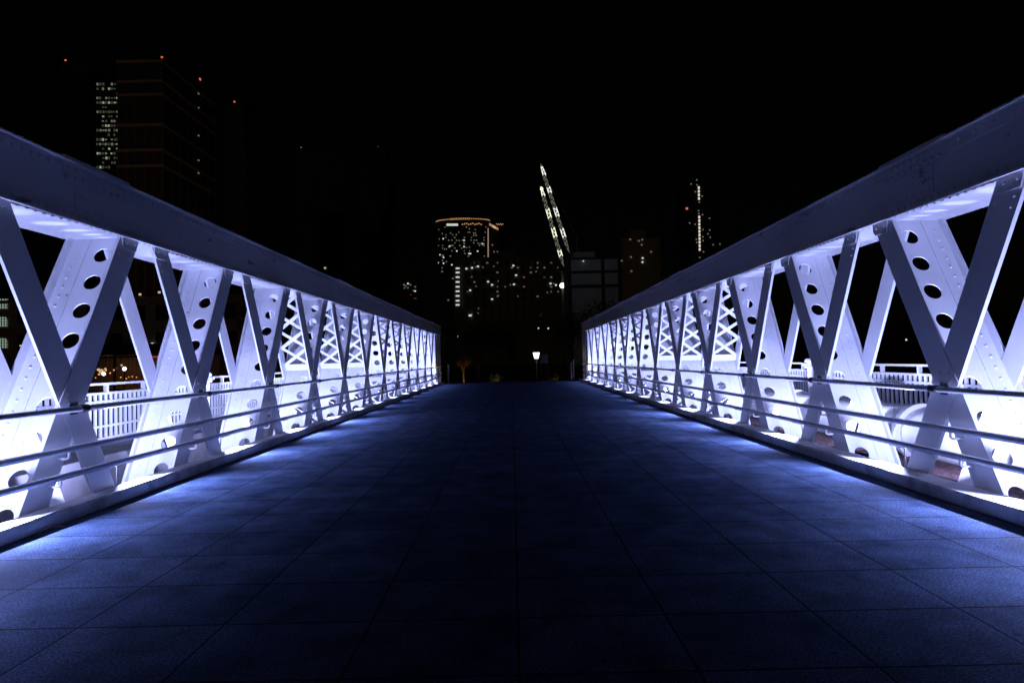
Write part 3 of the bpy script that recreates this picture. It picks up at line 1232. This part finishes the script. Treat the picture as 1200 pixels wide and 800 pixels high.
c = at(578, 264, Yh + 10)
rad2 = 13 * (Yh + 10) / F_PX
root = empty("hotel_wing", (c.x, Yh + 10 + rad2 * .4, -1.5))
tag(root, "lower round wing with a warm lit rim at the right of the round hotel tower", "building", "towers and blocks beyond the river")
hh = c.z + 1.5
m = MB()
m.lathe((0, 0, 0), [(rad2, 0), (rad2, hh)], 40)
m.v = [(x, y * .4, z) for x, y, z in m.v]
m.build("wall", WALL_DARK, root)
for i in range(8):
    on_cyl(574 + i * 1.3, 263 + i * .75, 1.7, 2.6, W_WARM if 2 < i < 6 else W_GOLD, rad2, root, "rim_lamp")
for i in range(7):
    on_cyl(582 + i * 1.2, 262.5 + (i % 2) * .8, 1.2, 1.0, W_GOLD, rad2, root, "rim_lamp")
for px, py in ((579, 295), (583, 295), (577, 287), (585, 297), (588, 305), (581, 312)):
    on_cyl(px, py, 1.7, 1.5, W_DIM, rad2, root)

# apartment block in front of it
Ya = 300
root, w2, h = block("apartment_block", "long grey apartment block with a column of lit stair windows", 531, 662, 301, Ya, 18, WALL_GREY)
m = MB()
m.box(w2 * .0 - 6, w2 * .0 + 4, 3, 14, h + .01, h + 3.2)
m.build("roof_plant", WALL_GREY, root)
m = MB()
for i in range(14):
    x = -w2 + 2 * w2 * (i + .5) / 14
    m.box(x - .5, x + .5, -.7, -.01, 0, h - .5)
m.build("facade_pier", WALL_GREY, root)
win = None
for j in range(9):
    for i in range(11):
        x = -w2 + 2 * w2 * (i + 1) / 14 + 3
        z = h - 3.5 - j * 4.5
        if win is None:
            m = MB()
            m.box(-1.2, 1.2, -.06, .02, -1, 1)
            win = o = m.build("window", GLASS_DARK, root)
        else:
            o = win.copy()
            COL.objects.link(o)
        o.location = (x, 0, z)
for zy in (450, 476, 505, 535, 565, 593, 622, 652, 678):
    lit(root, 450 + 460 / 5.33, 230 + zy / 5.33, Ya - .8, 4.4, 1.6, W_COOL, "stair_window")
for zx, zy, br in ((515, 452, 2), (550, 447, 2), (587, 438, 2), (573, 441, 1), (617, 443, 1), (685, 437, 1), (808, 433, 2), (825, 493, 2), (650, 533, 2), (675, 553, 2), (713, 530, 1), (790, 553, 1), (812, 550, 2), (538, 587, 2), (575, 562, 1), (548, 503, 1),
                   (675, 642, 2), (715, 620, 1), (538, 744, 3), (550, 736, 1), (590, 700, 1), (588, 730, 1), (1040, 545, 2), (1060, 545, 1), (1020, 600, 1), (950, 470, 1)):
    lit(root, 450 + zx / 5.33, 230 + zy / 5.33, Ya - .8, (1.4, 2.3, 3.4)[br - 1], (1.2, 1.6, 2.0)[br - 1], W_DIM if br == 1 else W_COOL, "lit_window")

rw = random.Random(9)
for _ in range(34):
    lit(root, rw.choice([548, 556, 571, 583, 592, 600, 607, 614, 622, 630, 638, 646, 654]), 308 + 5.6 * rw.randrange(8), Ya - .8, rw.choice([1.2, 1.8, 2.4]), 1.4, rw.choice([W_DIM, W_AMBER, W_AMBER, W_FAINT]), "lit_window")
root, w2, h = block("apartment_block", "darker block left of the grey apartment block with a few lit windows", 512, 530.5, 316, Ya + 6, 16, WALL_DARK)
for zx, zy in ((402, 648), (430, 513), (363, 470)):
    lit(root, 450 + zx / 5.33, 230 + zy / 5.33, Ya + 6, 2.0, 1.5, W_DIM)

# construction frame right of the cranes
Yc = 190
root, w2, h = block("unfinished_building", "unfinished blue grey building with big panels right of the cranes", 667, 726, 304, Yc, 22, STEELBLUE)
m = MB()
for px in (667.5, 706, 725.5):
    x = at(px, 320, Yc).x - root.location.x
    m.box(x - .45, x + .45, -.8, -.01, 0, h + .2)
m.build("column", WALL_DARK, root)
m = MB()
for py in (303, 318.5, 335):
    z = at(690, py, Yc).z + 1.5
    m.box(-w2 - .3, w2 + .3, -1.0, -.02, z - .3, z + .3)
m.build("floor_slab", WALL_DARK, root)
m = MB()
m.box(-w2 + 2, w2 * .1, 5, 14, h + .01, h + 3.5)
m.build("roof_plant", STEELBLUE, root)
lit(root, 683.5, 306, Yc - 1.1, 1.4, 1.3, W_COOL, "work_lamp")

area_free_point("site_fill", at(694, 296, Yc - 16), 140, (.75, .85, 1.0), .5)  # added cool fill that brightens the unfinished building's panels
root, w2, h = block("apartment_block", "tan apartment tower with a few lit windows above the right truss", 728, 773, 279, 320, 20, WALL_TAN)
m = MB()
m.box(-w2 * .45, w2 * .35, 3, 14, h + .01, h + 5.5)
m.build("roof_plant", WALL_TAN, root)
m = MB()
m.box(-.9, .9, -.4, -.01, 0, h)
m.build("facade_pier", WALL_TAN, root)
for zx, zy in ((225, 635), (228, 729), (300, 519), (297, 553), (303, 642), (302, 669), (163, 660), (278, 527), (220, 517), (360, 600)):
    lit(root, 700 + zx / 5.71, 190 + zy / 5.71, 319.5, 2.0, 1.5, W_DIM if zx not in (302, 303) else W_COOL)

root, w2, h = block("tower_block", "tall dark tower with a single column of lit windows above the right truss", 806, 842, 211, 380, 26, WALL_DARK)
for zy in list(range(172, 262, 24)) + list(range(368, 600, 24)):
    lit(root, 700 + (676 + zy * .015) / 5.71, 190 + zy / 5.71, 379.8, 2.0, 3.0, glow("stairwell_window", (1, .86, .70), .75) if zy == 172 else bpy.data.materials["stairwell_window"], "stair_window")
for zx, zy in ((627, 147), (665, 120), (667, 153), (656, 199), (701, 228), (703, 352), (750, 376), (617, 408), (655, 416), (706, 452), (740, 480), (752, 455), (755, 503), (662, 517), (707, 525), (706, 500), (665, 537), (775, 553), (820, 548), (710, 600), (685, 638), (677, 325), (679, 345), (682, 268)):
    lit(root, 700 + zx / 5.71, 190 + zy / 5.71, 379.8, 1.5, 1.5, W_DIM)
lit(root, 700 + 599 / 5.71, 190 + 311 / 5.71, 379.7, 2.6, 2.6, W_RED, "beacon")
m = MB()
p = at(805, 244.5, 379.8) - root.location
m.box(p.x - .3, -w2 - .01, .1, .5, p.z - .3, p.z + .3)
m.build("beacon_arm", WALL_DARK, root)

# ------------------------------------------------------------------ luffing cranes
def crane(label, foot_px, tip_px, Y, boom_mat, lit_ranges):
    a, b = at(*foot_px, Y), at(*tip_px, Y)
    root = empty("tower_crane", (a.x, Y, -1.5))
    tag(root, label, "crane", "lit luffing cranes")
    a2, b2 = a - root.location, b - root.location
    d = (b2 - a2)
    L = d.length
    d = d.normalized()
    u = Vector((0, 1, 0))
    v = d.cross(u).normalized()
    hw = .62
    bars = MB()
    segs = []
    n = int(L / 1.25)
    def pt(t, i):
        s1, s2 = ((-1, -1), (1, -1), (1, 1), (-1, 1))[i]
        tap = hw * min(1, (1 - t) * 6 + .25, t * 6 + .3)
        return a2 + d * L * t + u * s1 * tap + v * s2 * tap
    bright = {c: MB() for c in lit_ranges}
    dim = MB()
    for k in range(n):
        t0, t1 = k / n, (k + 1) / n
        tm = (t0 + t1) / 2
        for i in range(4):
            j = (i + 1) % 4
            bars.tube([pt(t0, i), pt(t1, i)], .09, 5, cap=False)
            zig = [pt(t0, i), pt(t1, j)] if k % 2 else [pt(t0, j), pt(t1, i)]
            dim.tube(zig, .07, 5, cap=False)
            for c in lit_ranges:
                if abs(tm - c) < .05 and i in (0, 3):
                    bright[c].tube(zig, .125, 5, cap=False)
                    bright[c].tube([pt(t0, i), pt(t1, i)], .125, 5, cap=False)
    bars.build("boom", CRANE, root)
    dim.build("boom_lacing", W_CRANED, root)  # lacing glows in place of floodlight falling on the lattice
    for c, g in bright.items():
        g.build("boom_glow", boom_mat, root)  # thicker glowing bars stand in for brightly floodlit sections
    m = MB()
    m.box(-1.1, 1.1, -1.1, 1.1, 0, a2.z - 2.2)
    m.build("mast", CRANE, root)
    m = MB()
    m.box(-2, 7, -1.6, 1.6, a2.z - 2.19, a2.z - .5)
    m.build("machinery_deck", CRANE, root)
    m = MB()
    m.obox(a2 + Vector((3.2, 0, 3.0)), (.25, 0, 0), (0, .25, 0), (0, 0, 3.6))
    m.tube([a2 + Vector((3.2, 0, 6.6)), b2 - d * 4], .06, 5)
    m.build("mast_head", CRANE, root)
    m = MB()
    m.box(-2.2, -.4, -3.2, -1.61, a2.z - 2.0, a2.z + .1)
    m.build("cab", WALL_DARK, root)
    return root
crane("taller tower crane with a white lit lattice boom", (667, 296), (633.5, 192), 235, W_CRANEW, (.20, .45, .70, .91))
cr = crane("shorter tower crane with a greenish lit lattice boom and bright lamps below", (660.5, 312), (633.8, 219), 222, W_CRANE, (.16, .43, .66, .94))
for px, py, w, mt in ((659, 334.5, 6.2, W_WHITE), (651.5, 334, 2.2, W_COOL), (667.5, 334, 2.4, W_COOL), (634.8, 221.5, 3.6, W_CRANE)):
    p = at(px, py, 218.5) - cr.location
    k = w * 218.5 / F_PX / 2
    m = MB()
    m.tube([p + Vector((0, -.4, 0)), p + Vector((0, .4, 0))], k, 12)
    m.build("work_lamp", mt, cr)
    m = MB()
    m.box(p.x - .08, p.x + .08, p.y + .41, 222 - cr.location.y, p.z - .08, p.z + .08)
    m.build("lamp_arm", CRANE, cr)

# ------------------------------------------------------------------ left bank: restaurant row
Yr = 70
a = at(-60, 330, Yr)
b = at(330, 352, Yr)
root = empty("riverside_building", ((a.x + b.x) / 2, Yr, -1.5))
tag(root, "low brown riverside building with arched lit windows seen through the left truss", "building")
w2 = (b.x - a.x) / 2
h = 11.5
m = MB()
m.box(-w2, w2, 0, 14, 0, h)
m.build("wall", WALL_BROWN, root)
m = MB()
for z in (4.6, 7.9, 11.2):
    m.box(-w2 - .2, w2 + .2, -.3, -.01, z - .15, z + .18)
m.build("cornice", WALL_BROWN, root)
win = None
for row in range(2):
    for i in range(11):
        px = 28 + i * 27
        p = at(px, 400, Yr)
        if win is None:
            m = MB()
            m.box(-.75, .75, -.05, .05, -.9, .9)
            win = o = m.build("window", GLASS_DARK, root)
        else:
            o = win.copy()
            COL.objects.link(o)
        o.location = (p.x - root.location.x, 0, 6.2 + row * 3.3)
W_ARCH = glow("pale_green_pane", (.75, 1.0, .80), .30)
for py, arch in ((356, 0), (377, 1), (402, 1)):
    p = at(2.5, py, Yr) - root.location
    m = MB()
    k = Yr / F_PX
    hw, hh = 6.5 * k, 6 * k
    pts = [(-hw, -hh), (hw, -hh), (hw, hh * .4)]
    if arch:
        pts += [(hw * math.cos(t), hh * .4 + hh * .6 * math.sin(t)) for t in [R(q) for q in range(18, 180, 18)]]
    else:
        pts += [(hw, hh), (-hw, hh)]
    pts += [(-hw, hh * .4)]
    n = len(pts)
    m.add([(x, -.06, z) for x, z in pts] + [(x, .05, z) for x, z in pts], [list(range(n))] + [[i, n + i, n + (i + 1) % n, (i + 1) % n] for i in range(n)])
    o = m.build("window", W_ARCH, root)
    o.location = p
    m = MB()
    for q in range(5):
        x = -hw + 2 * hw * q / 4
        m.box(x - .035, x + .035, -.12, -.065, -hh, hh)
    for q in range(5):
        z = -hh + 2 * hh * q / 4
        m.box(-hw, hw, -.13, -.125, z - .035, z + .035)
    f = m.build("window_bars", BLACKM, o)
for px, py, mt, w in ((151, 343, W_WARM, 1.6), (164.5, 345, W_WARM, 2.2), (187, 342.5, W_WARM, 2.2), (179, 402.5, W_COOL, 2.0), (184, 403.5, W_COOL, 2.0), (25, 405, W_WARM, 1.8)):
    lit(root, px, py, Yr - .3, w, w, mt, "wall_lamp", .15)

# sign
p0 = at(172.3, 413.2, 62)
root = empty("shop_sign", (p0.x, 62, p0.z))
tag(root, "lit shop sign of white letters in a red outlined box on the left bank", "sign")
cu = bpy.data.curves.new("sign_text", 'FONT')
cu.body = "BREWERKZ"
cu.size = .74
cu.extrude = .02
cu.align_y = 'CENTER'
to = bpy.data.objects.new("sign_text_tmp", cu)
COL.objects.link(to)
to.rotation_euler = (R(90), 0, 0)
dg = bpy.context.evaluated_depsgraph_get()
me = bpy.data.meshes.new_from_object(to.evaluated_get(dg))
me.materials.clear()
me.materials.append(W_SIGN)
wd = max(v.co.x for v in me.vertices)
target_w = 2.55
for v in me.vertices:
    v.co = Vector((v.co.x * target_w / wd + .12, -v.co.z - .11, v.co.y * .78))
me.flip_normals()
bpy.data.objects.remove(to)
lo = bpy.data.objects.new("lettering", me)
COL.objects.link(lo)
lo.parent = root
m = MB()
Wd, H2 = target_w + .25, .42
m.box(-.05, Wd, -.08, .1, -H2, H2)
m.build("sign_box", mat("sign_backing", (.08, .02, .015), .5), root)
m = MB()
for x0, x1, z0, z1 in ((-.09, Wd + .04, H2 + .001, H2 + .07), (-.09, Wd + .04, -H2 - .07, -H2 - .001), (-.09, -.051, -H2, H2), (Wd + .001, Wd + .04, -H2, H2)):
    m.box(x0, x1, -.12, .02, z0, z1)
m.build("neon_outline", W_SIGNRED, root)
m = MB()
for x in (.2, Wd - .2):
    m.box(x - .05, x + .05, .101, .2, -p0.z - 1.5, H2)
m.build("sign_post", BLACKM, root)

# dining terrace: pavilion with lamps, parasols
Yp = 58
p = at(128, 440, Yp)
root = empty("dining_pavilion", (p.x, Yp, -1.5))
tag(root, "warm lit open dining pavilion behind the left picket fence", "pavilion")
m = MB()
m.prism([(-2, 4.2), (6, 4.2), (2, 5.4)], -6, 9)
m.build("roof", BLACKM, root)
m = MB()
for x in (-5.5, -2, 1.5, 5, 8.5):
    m.box(x - .08, x + .08, -1.5, -1.3, 0, 4.19)
m.build("post", BLACKM, root)
m = MB()
m.box(-6, 9, -1.2, 4, 0, .9)
m.build("counter", WALL_BROWN, root)
m = MB()
m.box(-6, 9, 4.01, 4.2, 0, 4.0)
m.build("back_wall", WALL_BROWN, root)
for k, (lx, pw) in enumerate(((-1.2, 16), (1.6, 7), (5.5, 5))):
    area_free_point("pavilion_lamp", root.location + Vector((lx, 1.5, 2.6)), pw, (1, .5, .18), .2)
for px, py, w, mt in ((119, 435, 5.2, W_WARM), (115.5, 433, 3.2, W_WARM), (121.5, 438, 4.0, W_WHITE), (123.5, 432, 2.4, W_WARM), (116, 438.5, 2.2, W_ORANGE), (114.5, 433, 2, W_ORANGE), (124, 434, 2, W_ORANGE), (129, 437, 1.8, W_ORANGE), (133.5, 433.5, 1.8, W_ORANGE),
                      (109, 434.5, 2.0, W_ORANGE), (106, 441, 1.4, W_ORANGE), (112, 442.5, 1.4, W_ORANGE), (141.5, 442, 1.5, W_ORANGE), (148, 443.5, 1.5, W_ORANGE), (155, 441, 1.5, W_ORANGE), (136.5, 431.5, 1.6, W_BLUE), (151, 441.5, 1.2, W_ORANGE), (160, 442, 1.4, W_ORANGE), (142.5, 427.8, 2.2, W_WARM)):
    q = at(px, py, Yp - 1.6) - root.location
    k = w * Yp / F_PX / 2
    m = MB()
    m.lathe(q, [(k * .3, -k), (k * .85, -k * .5), (k, 0), (k * .8, k * .6), (k * .3, k)], 10)
    m.build("hanging_lamp", mt, root)
    m = MB()
    m.box(q.x - .012, q.x + .012, q.y - .012, q.y + .012, q.z + k, 4.19 if q.z + k < 4.1 else q.z + k + .1)
    m.build("lamp_cord", BLACKM, root)
def globe_lamp(px, py, Y, w, mt, label, zg=-1.5):
    p = at(px, py, Y)
    root = empty("street_lamp", (p.x, Y, zg))
    tag(root, label, "street lamp", "distant globe lamps")
    k = w * Y / F_PX / 2
    z = p.z - zg
    m = MB()
    m.lathe((0, 0, z), [(k * .4, -k), (k * .85, -k * .5), (k, 0), (k * .85, k * .5), (k * .4, k)], 14)
    m.build("globe", mt, root, smooth=True)
    m = MB()
    m.lathe((0, 0, 0), [(.12, 0), (.12, .3), (.05, .4), (.05, z - k - .01)], 10)
    m.build("post", BLACKM, root)
globe_lamp(145.8, 432, 54, 4.4, W_WHITE, "bright white globe lamp over the dining terrace on the left bank")
globe_lamp(8, 437, 60, 3.5, W_WARM, "warm globe lamp at the far left edge behind the truss")
globe_lamp(213, 431, 66, 5.0, W_ORANGE, "orange lamp seen through a plate hole of the left truss")
globe_lamp(250, 432, 75, 2.2, W_ORANGE, "small orange lamp behind the left white air valve")
globe_lamp(537, 394.5, 90, 2.0, W_COOL, "small white lamp high above the orange lit tree")
globe_lamp(631, 384.5, 110, 1.7, W_COOL, "left of two small white lamps above the street lamp")
globe_lamp(642.5, 384.7, 110, 2.0, W_COOL, "right of two small white lamps above the street lamp")
globe_lamp(1062, 398, 85, 2.2, W_COOL, "small white lamp above the right picket fence between two diagonals")
globe_lamp(1178, 413, 85, 2.0, W_COOL, "small white lamp at the far right edge behind the truss")

# ------------------------------------------------------------------ a dry leaf on the deck
g = at(69, 619, 5.0)
o = Vector((0, 0, CAM_H))
gp = o + (g - o) * (CAM_H / (CAM_H - g.z))
m = MB()
n = 12
vs, fs = [], []
for k in range(n + 1):
    t = k / n
    wd = .022 * math.sin(math.pi * t) ** .8
    for sx in (-1, 0, 1):
        vs.append((-.045 + .09 * t, sx * wd, .004 + .014 * (1 - (2 * t - 1) ** 2) * .6 + abs(sx) * .008))
for k in range(n):
    for q in (0, 1):
        fs.append([k * 3 + q, (k + 1) * 3 + q, (k + 1) * 3 + q + 1, k * 3 + q + 1])
m.add(vs, fs)
leaf = m.build("fallen_leaf", mat("dry_red_leaf", (.32, .10, .06), .7))
leaf.location = (gp.x, gp.y, .003)
leaf.rotation_euler = (0, 0, .6)
tag(leaf, "small reddish dry leaf lying on the paving beside the left kerb", "leaf")
